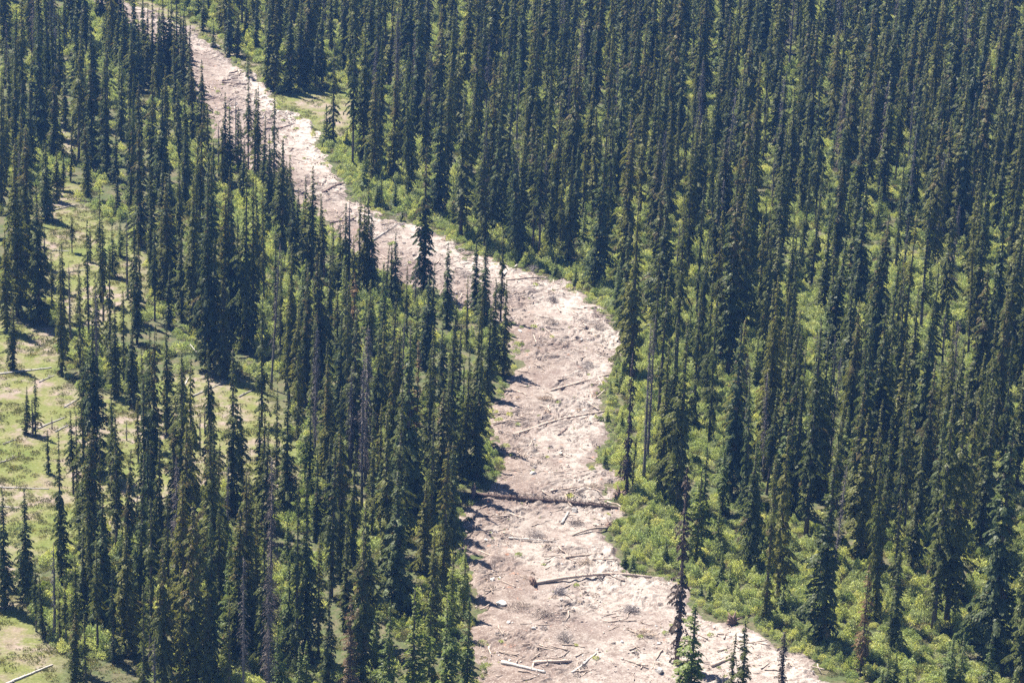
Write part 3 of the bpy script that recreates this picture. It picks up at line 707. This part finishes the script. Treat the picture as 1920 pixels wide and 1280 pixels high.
for i in rest:
    x, y, h, k, w, meas = placed[i]
    if k == 'w': k = 'b'
    j = rng.integers(len(VAR[k])); sz = h / VAR[k][j][2]; sx = 0.93 * (0.35 + 0.65 * sz) * w
    P_.append((x, y, float(terrain(x, y)))); R_.append((R(rng.normal(0, 1.3)), R(rng.normal(0, 1.3)), rng.uniform(0, 6.28))); S_.append((sx, sx, sz)); I_.append(order.index((k, int(j))))
scatter("forest", "the rest of the dense spruce forest, seen tree behind tree", P_, R_, S_, I_, protos)

# shrubs of the forest floor
def shrub_mesh(seed, n, h, r, sz, material, upright=0.6):
    g = np.random.default_rng(seed)
    az = g.uniform(0, 6.28, n); rr = r * np.sqrt(g.random(n))
    lump = 0.6 + 0.8 * vnoise(np.cos(az) * 2 + 5, np.sin(az) * 2 + rr * 2 + 5, seed)
    z = h * lump * (1 - 0.55 * (rr / r) ** 2) * g.uniform(0.35, 1.0, n) ** 0.6
    C = np.stack([np.cos(az) * rr, np.sin(az) * rr, z], -1)
    yaw = g.uniform(0, 6.28, n); pit = g.normal(upright, 0.5, n)
    D = np.stack([np.cos(yaw) * np.cos(pit), np.sin(yaw) * np.cos(pit), np.sin(pit)], -1)
    W = unit(np.cross(D, g.normal(0, 1, (n, 3))))
    L = sz * g.uniform(0.6, 1.3, n)
    return leaf_mesh("shrub", C, D, W, L, L * g.uniform(0.35, 0.6, n), g.random(n), np.zeros(n), [material])
def scatter_shrubs():
    sh = [shrub_mesh(1, 520, 1.4, 1.1, 0.23, M_SHRUB, 0.9), shrub_mesh(2, 480, 1.0, 1.2, 0.22, M_SHRUB, 0.8), shrub_mesh(3, 480, 2.2, 0.8, 0.24, M_SHRUB, 1.1), shrub_mesh(4, 360, 0.6, 1.1, 0.2, M_GRASS, 1.0), shrub_mesh(5, 420, 1.2, 0.9, 0.24, M_YOUNG)]
    n = 150000
    x0, y0 = ground(-60, -60); x1, _ = ground(1980, -60)
    x = rng.uniform(x0, x1, n); y = rng.uniform(ground(960, 1330)[1], ground(960, -60)[1], n)
    v = np.stack([x, y, np.zeros(n)], -1) - CAM; k = v @ fwd
    px = 960 + FPX * (v @ rt) / k; py = 640 - FPX * (v @ up) / k
    sd = strip_sd(x, y); mm = meadow_mask(x, y)
    dr = dist_line(RE, x, y); dl = dist_line(LE, x, y)
    nz = fbm(x / 11, y / 11, 91, 3)
    keep = (px > -40) & (px < 1960) & (py > -40) & (py < 1330) & (sd < 1.6) & (rng.random(n) < np.where(sd > -0.4, 0.12, 1.0)) & (mm < 0.45)
    prob = np.where(dr < dl, np.clip((nz - 0.30) * 6, 0.25, 1), np.clip((nz - 0.42) * 6, 0.08, 0.9))
    prob = np.where((dr < 9) & (sd < 0), 1.0, prob)
    prob = np.where((dl < 5) & (sd < 0), np.maximum(prob, 0.5), prob)
    keep &= rng.random(n) < prob
    x, y, dr, sd = x[keep], y[keep], dr[keep], sd[keep]
    m = len(x)
    s = (0.45 + 0.8 * rng.random(m) ** 1.6) * np.where(sd > -2.5, 0.65, 1.0)
    rot = np.zeros((m, 3)); rot[:, 2] = rng.uniform(0, 6.28, m)
    scl = np.stack([s, s, s * rng.uniform(0.75, 1.2, m)], -1)
    idx = rng.choice(5, m, p=[0.26, 0.22, 0.16, 0.28, 0.08])
    scatter("undergrowth", "pale green willow and alder undergrowth between the trees", np.stack([x, y, terrain(x, y)], -1), rot, scl, idx, sh)
    return m
scatter_shrubs()

def scatter_grass():
    g = [shrub_mesh(21 + i, 50, [0.22, 0.3, 0.18][i], 0.7, 0.22, M_GRASS, 1.1) for i in range(3)]
    n = 60000
    x0, y0 = ground(-60, -60); x1, _ = ground(720, 300)
    x = rng.uniform(x0, x1, n); y = rng.uniform(ground(0, 1330)[1], ground(0, -40)[1], n)
    mm = meadow_mask(x, y); sd = strip_sd(x, y); nz = fbm(x / 6, y / 6, 95, 3)
    keep = (mm > 0.3) & (sd < -0.3) & (rng.random(n) < np.clip((nz - 0.36) * 2.2, 0.03, 0.5))
    x, y = x[keep], y[keep]; m = len(x)
    s = rng.uniform(0.6, 1.4, m); rot = np.zeros((m, 3)); rot[:, 2] = rng.uniform(0, 6.28, m)
    scatter("grass", "tufts of meadow grass and low herbs", np.stack([x, y, terrain(x, y)], -1), rot, np.stack([s, s, s], -1), rng.integers(0, 3, m), g)
scatter_grass()

# ------------------------------------------------------------------ rocks and litter on the strip
def rock_mesh(name, seed, material, flat=0.7):
    g = np.random.default_rng(seed)
    import bmesh
    bm = bmesh.new(); bmesh.ops.create_icosphere(bm, subdivisions=2, radius=1.0)
    pl = [(unit(g.normal(0, 1, 3)), g.uniform(0.55, 0.85)) for _ in range(9)]
    for v in bm.verts:
        p = np.array(v.co)
        for nrm, d in pl:
            e = p @ nrm - d
            if e > 0: p = p - nrm * e
        p *= 1 + 0.1 * g.normal()
        v.co = (p[0], p[1] * 0.8, p[2] * flat)
    me = bpy.data.meshes.new(name); bm.to_mesh(me); bm.free(); me.materials.append(material); return me
def stick_mesh(seed):
    g = np.random.default_rng(seed); T = Tubes()
    P = np.stack([np.linspace(-0.8, 0.8, 5), g.normal(0, 0.06, 5), 0.06 + g.normal(0, 0.03, 5)], -1)
    T.add(P, np.linspace(0.07, 0.03, 5), 5)
    return T.mesh("stick", [M_LOG])
def clump_mesh(seed):
    return shrub_mesh(seed, 60, 0.4, 0.5, 0.3, M_SHRUB, 0.8)
def scatter_rubble():
    pr = [rock_mesh("stone", 1, M_ROCK), rock_mesh("stone", 2, M_ROCK), rock_mesh("stone", 3, M_WHITEROCK), stick_mesh(4), stick_mesh(5), shrub_mesh(6, 40, 0.25, 0.5, 0.3, M_BRUSH, 0.4), clump_mesh(7)]
    n = 130000
    x = rng.uniform(STRIP[:, 0].min(), STRIP[:, 0].max(), n); y = rng.uniform(STRIP[:, 1].min(), STRIP[:, 1].max(), n)
    sd = strip_sd(x, y); nz = fbm(x / 4, y / 5, 101, 3)
    keep = (sd > 0.4) & (rng.random(n) < np.clip((nz - 0.38) * 4, 0.08, 0.8))
    x, y = x[keep], y[keep]; m = len(x)
    idx = rng.choice(7, m, p=[0.31, 0.25, 0.09, 0.14, 0.09, 0.09, 0.03])
    lim = np.where((idx == 5) | (idx == 6), 0.55, 1.0)
    s = lim * np.where(idx < 3, 0.06 + 0.26 * rng.random(m) ** 4, 0.35 + 1.9 * rng.random(m) ** 2.5)
    rot = np.stack([np.where(idx < 3, rng.uniform(0, 0.5, m), 0), np.where(idx < 3, rng.uniform(0, 0.5, m), rng.normal(0, 0.08, m)), rng.uniform(0, 6.28, m)], -1)
    scatter("rubble", "stones, sticks and sprigs strewn over the scraped dirt", np.stack([x, y, strip_h(x, y) + 0.02], -1), rot, np.stack([s, s, s], -1), idx, pr)
scatter_rubble()

def boulder(px, py, size, label, pale=False, seed=0):
    x, y = ground(px, py)
    o = link("boulder", rock_mesh("boulder", 200 + seed, M_WHITEROCK if pale else M_ROCK, 0.65))
    o.location = (x, y, surf(x, y) + 0.25 * size); o.scale = (size, size, size); o.rotation_euler = (0.1, 0.15, seed * 1.7)
    o['label'] = label; o['category'] = "boulder"; o['group'] = "boulders on the strip"
for q in [(1000, 898, 0.75, "broad pale boulder on the strip above the dark fallen tree", True), (1077, 969, 0.9, "pale angular boulder below the dark fallen tree's crown end", True), (1052, 860, 0.6, "brown rounded boulder on the strip below the long straight logs", False),
          (1063, 882, 0.55, "brown wedge-shaped boulder beside the brown rounded boulder", False), (941, 1138, 0.9, "long white boulder at the shaded edge below the root log", True), (923, 1094, 0.6, "white boulder nearest the spruces, level with the root log", True),
          (1235, 1261, 0.9, "bluish white boulder near the strip's end, beside the tall snag", True), (1167, 1209, 0.4, "small white stone on the dirt above the pale leaning stick", True), (1053, 792, 0.4, "round grey stone between the two long straight logs", False),
          (1000, 1186, 0.4, "small pale stone below the grey brush pile", True), (911, 1026, 0.4, "white stone at the strip's edge below the dark fallen tree", True), (953, 1175, 0.45, "squat pale stone below the long white boulder", True),
          (1235, 1208, 0.35, "small white stone beside the orange soil patch", True), (1150, 1210, 0.45, "dark low rock beside the small white stone", False), (975, 625, 0.5, "white stone under the spruces at the strip's bulge", True), (777, 480, 0.7, "brown boulder at the strip's brushy bend", False), (1390, 1195, 0.6, "pale blue-grey boulder on the bank under the shrubs", True)]:
    boulder(q[0], q[1], q[2] * 0.85, q[3], q[4], seed=int(q[0] + q[1]))

# ------------------------------------------------------------------ fallen logs
def twig_cloud(P, seed, n, length, material, w=0.06, upw=0.3):
    g = np.random.default_rng(seed)
    t = g.uniform(0.05, 0.95, n) * (len(P) - 1); i = t.astype(int); f = (t - i)[:, None]
    C = P[i] * (1 - f) + P[np.minimum(i + 1, len(P) - 1)] * f
    D = unit(g.normal(0, 1, (n, 3)) + np.array([0, 0, upw]))
    L = length * g.uniform(0.4, 1.2, n)
    C = C + D * (L * 0.35)[:, None]
    C[:, 2] = np.maximum(C[:, 2], P[:, 2].min() + 0.02)
    W = unit(np.cross(D, g.normal(0, 1, (n, 3))))
    return leaf_mesh("twigs", C, D, W, L, np.full(n, w) * g.uniform(0.6, 1.5, n), g.random(n), np.zeros(n), [material])
def root_plate(c, axis, size, seed):
    g = np.random.default_rng(seed); T = Tubes()
    a = unit(np.asarray(axis, float)); s = unit(np.cross(a, [0, 0, 1.0])); u = np.cross(s, a)
    for k in range(16):
        th = k * 6.283 / 16 + g.normal(0, 0.15); l = size * g.uniform(0.55, 1.15)
        d = s * math.cos(th) + u * math.sin(th)
        p0 = c; p1 = c + d * l * 0.5 + a * g.uniform(-0.1, 0.35); p2 = c + d * l + a * g.uniform(-0.3, 0.5) + g.normal(0, 0.12, 3)
        T.add([p0, p1, p2], [0.22 * size, 0.12 * size, 0.03], 5)
    T.add([c - a * 0.25, c, c + a * 0.35], [0.4 * size, 0.55 * size, 0.25 * size], 9)
    return T.mesh("root_plate", [M_ROOT])
def log(a, b, r, label, m=M_LOG, root=0, twigs=0, seed=0, lift=0.0, twmat=M_BRUSH, group="fallen logs on the strip", bend=0.0):
    ax, ay = ground(*a); bx, by = ground(*b)
    g = np.random.default_rng(seed + 900); n = 12
    t = np.linspace(0, 1, n)
    nx, ny = -(by - ay), bx - ax; L = math.hypot(nx, ny); nx, ny = nx / L, ny / L
    off = bend * np.sin(t * math.pi) + g.normal(0, 0.04, n)
    x = ax + (bx - ax) * t + nx * off; y = ay + (by - ay) * t + ny * off
    z = np.array([surf(q, w) for q, w in zip(x, y)]); z = np.convolve(np.pad(z, 2, mode='edge'), np.ones(5) / 5, 'valid')
    rad = np.linspace(r, r * 0.6, n)
    if root < 0: rad = rad[::-1]
    P = np.stack([x, y, z + rad * 0.75 + lift * np.sin(t * math.pi)], -1)
    c = P.mean(0)
    T = Tubes(); T.add(P - c, rad, 9)
    for k in range(5):
        i = int(g.integers(2, n - 2)); d = unit(g.normal(0, 1, 3) + np.array([0, 0, 0.6])); l = g.uniform(0.3, 0.9)
        T.add([P[i] - c, P[i] - c + d * l], [0.05, 0.02], 4)
    o = link("fallen_log", None)
    o.location = c
    link("trunk", T.mesh("log", [m]), o)
    if root:
        e = 0 if root > 0 else -1; e2 = 1 if root > 0 else -2
        rp = root_plate(P[e] - c + np.array([0, 0, 0.25]), P[e] - P[e2], abs(root), seed); link("root_plate", rp, o)
    if twigs: link("dead_branches", twig_cloud(P - c, seed, twigs, 1.1, twmat), o)
    o['label'] = label; o['category'] = "log"; o['group'] = group
log((962, 823), (1136, 775), 0.20, "longest straight pale log crossing the strip", seed=1)
log((1032, 741), (1150, 703), 0.19, "straight pale log above the longest one, ending in young firs", seed=2)
log((888, 936), (1158, 962), 0.36, "dark brown fallen tree with root plate and dead branches across the strip", M_DARKLOG, 1.6, 1500, 3, twmat=M_DARKTWIG)
log((1000, 1103), (1222, 1086), 0.29, "thick pale log with an upturned root plate, lower on the strip", M_LOG, 1.15, 120, 4, 0.25, bend=1.2)
log((1072, 1015), (1140, 997), 0.22, "grey log with its root plate under the shrub bank", M_LOG, -1.1, 30, 5, 0.3)
log((953, 1019), (1042, 1026), 0.14, "thin pale pole lying in brown brush", M_PALELOG, 0, 120, 6, 0.2)
log((1060, 1053), (1130, 1046), 0.22, "short brown log with a forked end below the grey rooted log", M_LOG, 0, 40, 7)
log((940, 1247), (1022, 1267), 0.30, "stout weathered log at the near end, close to the spruces", M_PALELOG, 0, 10, 8)
log((1000, 1246), (1072, 1243), 0.30, "stout grey log lying above the stout weathered log", M_LOG, 0, 20, 9)
log((1072, 1264), (1118, 1231), 0.18, "pale branchless pole slanting down the near end of strip", M_PALELOG, 0, 0, 10)
log((1334, 1248), (1374, 1235), 0.28, "pale brown log behind the small black spruces", M_LOG, 0, 0, 11)
log((1033, 935), (1080, 925), 0.18, "short brown log just above the dark fallen tree", M_LOG, 0, 20, 12)
log((1052, 993), (1066, 972), 0.22, "short white chunk of log beside the pale angular boulder", M_PALELOG, 0, 0, 13)
log((950, 527), (1028, 519), 0.22, "pale log ending in shrubs at the strip's brushy bend", M_LOG, 0, 60, 14)
log((942, 516), (979, 487), 0.2, "pale log slanting up to the brush at the bend", M_PALELOG, 0, 30, 15)
log((699, 452), (748, 424), 0.2, "white log lying in grey brush behind the spruces", M_PALELOG, 0, 90, 16)
log((606, 366), (646, 343), 0.25, "dark log slanting across the upper strip", M_DARKLOG, 0, 30, 17)
log((618, 420), (668, 416), 0.2, "brown log lying level across the upper strip", M_DARKLOG, 0, 30, 18)
log((417, 161), (464, 165), 0.2, "dark log lowest of the far strip's three", M_DARKLOG, 0, 20, 19)
log((417, 158), (446, 153), 0.2, "short dark log above the lowest far one", M_DARKLOG, 0, 10, 20)
log((430, 141), (459, 135), 0.2, "dark log topmost of the far strip's three", M_DARKLOG, 0, 10, 21)
log((496, 246), (548, 239), 0.2, "dark log beside the pale trail's bend", M_DARKLOG, 0, 10, 22)
log((1000, 651), (1028, 645), 0.15, "short brown log on the strip's bulge", M_LOG, 0, 10, 23)
log((1045, 720), (1066, 713), 0.17, "short grey log above the straight pale logs", M_LOG, 0, 10, 24)
log((1046, 831), (1062, 815), 0.15, "small dark log below the longest straight log", M_DARKLOG, 0, 10, 25)
log((925, 800), (985, 796), 0.13, "thin brown pole beside the spruces' shade", M_LOG, 0, 20, 26)
log((1165, 790), (1195, 760), 0.15, "thin pole in the shrub bank by the long logs", M_LOG, 0, 0, 27)
log((860, 470), (880, 462), 0.18, "white branch lying on the shrub edge", M_PALELOG, 0, 10, 28)
GM = "bleached logs on the meadow"
for k, (a, b, r, lb) in enumerate([((-30, 702), (97, 687), 0.3, "longest white log on the meadow, ending at the tall dark spruces"), ((362, 742), (426, 714), 0.24, "white log slanting up between spruces at the meadow's edge"),
        ((448, 744), (483, 727), 0.24, "white log in line with the slanting one at the meadow's edge"), ((120, 760), (148, 744), 0.2, "short white log below the brown soil patch"), ((70, 799), (121, 778), 0.24, "white log beside the pair of short meadow spruces"),
        ((104, 805), (129, 792), 0.22, "short white log just below the one by the spruce pair"), ((-30, 907), (92, 912), 0.22, "thin white log lying level across the lower meadow"), ((-20, 941), (38, 949), 0.2, "small white log below the level one"),
        ((12, 1282), (98, 1245), 0.3, "pale log in the nearest grass corner of the meadow"), ((-10, 865), (36, 850), 0.2, "curved pale log in the grass above the level one"), ((5, 827), (31, 818), 0.18, "faint pale log on the open grass"),
        ((240, 712), (263, 717), 0.18, "short white log among shaded spruces by the meadow"), ((345, 724), (358, 700), 0.2, "short brown log pointing up towards the shrubs"), ((103, 395), (143, 385), 0.26, "pale log at the far end of the upper meadow"),
        ((98, 472), (131, 473), 0.2, "pale log level across the upper meadow"), ((124, 513), (161, 508), 0.2, "thin pale log beneath the upper meadow's level one"), ((73, 713), (101, 701), 0.2, "short pale log on the brown soil patch"), ((266, 462), (288, 465), 0.2, "short pale log under the upper meadow's shrubs"),
        ((275, 968), (307, 1003), 0.25, "grey log slanting down beneath spruces"), ((300, 440), (325, 432), 0.2, "thin pale log in upper meadow grass by the tall cone spruce")]):
    log(a, b, r * 0.62, lb, M_GREYLOG, 0, 14, 40 + k, group=GM)
# the leaning fallen trunk above the shrubs
def leaning():
    x0, y0 = ground(400, 700); 
    x1, y1 = x0 - 4.2, y0 + 2.5
    T = Tubes(); T.add([(0, 0, 0.1), ((x1 - x0) / 2, (y1 - y0) / 2, 2.2), (x1 - x0, y1 - y0, 4.3)], [0.13, 0.11, 0.05], 7)
    o = link("leaning_trunk", T.mesh("leaning_trunk", [M_GREYLOG])); o.location = (x0, y0, float(terrain(x0, y0)))
    o['label'] = "thin bleached trunk leaning over shrubs at the meadow's edge"; o['category'] = "dead trunk"
leaning()

# brush heaps and stumps
def brush(px, py, size, label, m=M_BRUSH, n=320, seed=0):
    x, y = ground(px, py); g = np.random.default_rng(seed)
    lobes = g.normal(0, 0.32 * size, (5, 2)); w = g.integers(0, 5, n)
    p = lobes[w] + g.normal(0, 0.35 * size, (n, 2)) * np.array([1.0, 0.7])
    rr = np.hypot(p[:, 0], p[:, 1])
    C = np.stack([p[:, 0], p[:, 1], 0.6 * size * np.exp(-(rr / size) ** 2) * g.random(n) + 0.03], -1)
    D = unit(np.stack([g.normal(0, 1, n), g.normal(0, 1, n), g.normal(0.5, 0.5, n)], -1)); W = unit(np.cross(D, g.normal(0, 1, (n, 3))))
    o = link("brush_pile", leaf_mesh("brush_pile", C, D, W, g.uniform(0.4, 1.4, n), g.uniform(0.025, 0.06, n), g.random(n), np.zeros(n), [m]))
    o.location = (x, y, surf(x, y)); o['label'] = label; o['category'] = "brush pile"; o['group'] = "dead brush on the strip"
for k, q in enumerate([(1050, 1116, 1.6, "brown brush caught under the log with the upturned root"), (1020, 1157, 1.9, "grey rounded brush pile below the rooted log"), (972, 1148, 1.7, "brush pile with green sprigs beside the grey rounded one"), (1065, 1206, 1.8, "grey brush pile lowest on the strip near the spruces"),
        (1208, 1196, 1.8, "grey brush pile on pale sand by the tall snag"), (1000, 1012, 1.7, "brown brush around the thin pale pole"), (1078, 990, 1.2, "thin brush below the pale angular boulder"), (1100, 1064, 1.3, "brush at the foot of the shrub bank"), (1035, 610, 1.6, "grey brush on the strip's bulge nearest the shrubs"),
        (1125, 615, 1.6, "dark brush at the pale edge of the strip's bulge"), (1035, 567, 1.3, "grey twigs below the brushy bend"), (870, 522, 2.2, "large grey brush heap behind the bend's spruces"), (730, 436, 2.2, "grey brush heap around the white upper log"), (752, 407, 1.6, "dark brush on the shrub edge of the upper strip"),
        (1000, 505, 2.0, "grey brush heap at the strip's brushy bend"), (1100, 690, 1.5, "grey brush above the straight pale log"), (1025, 760, 1.2, "small brush pile between the straight logs"), (1180, 1150, 1.3, "sparse brush on the pale sand"), (1110, 925, 1.3, "brown brush above the fallen tree's crown")]):
    brush(*q, seed=300 + k)
def stump(px, py, size, label, seed):
    x, y = ground(px, py)
    o = link("uprooted_stump", root_plate(np.array([0, 0, 0.3]), np.array([0.6, -0.8, 0.2]), size, seed)); o.location = (x, y, surf(x, y)); o['label'] = label; o['category'] = "stump"
stump(1160, 938, 1.5, "brown uprooted stump in the shrub bank above the fallen tree", 1)
stump(1372, 1168, 1.7, "dark uprooted roots under the shrub bank at the near end", 2)
stump(978, 483, 1.2, "reddish uprooted stump at the strip's brushy bend", 3)

# ------------------------------------------------------------------ mountain air
def haze():
    lo, hi = np.array([-260.0, -30, -2.2]), np.array([260.0, 960, 215.0])
    V = [(x, y, z) for z in (lo[2], hi[2]) for y in (lo[1], hi[1]) for x in (lo[0], hi[0])]
    F = np.array([(0, 2, 3, 1), (4, 5, 7, 6), (0, 1, 5, 4), (2, 6, 7, 3), (0, 4, 6, 2), (1, 3, 7, 5)])
    m, nt, out = mat("haze"); N = NT(nt)
    v = N.n("ShaderNodeVolumePrincipled"); v.inputs["Color"].default_value = (0.15, 0.38, 1.0, 1); v.inputs["Density"].default_value = HAZE_D; v.inputs["Anisotropy"].default_value = 0.2
    N.l(v.outputs[0], out.inputs["Volume"])
    link("haze", new_mesh("haze", V, [F], None, [m]), kind="stuff", label="thin blue mountain haze over the forest")
HAZE_D = 0.000080
haze()
print("TREES", len(placed), "individual", len(individual), "unique labels", len(set(label_of.values())))
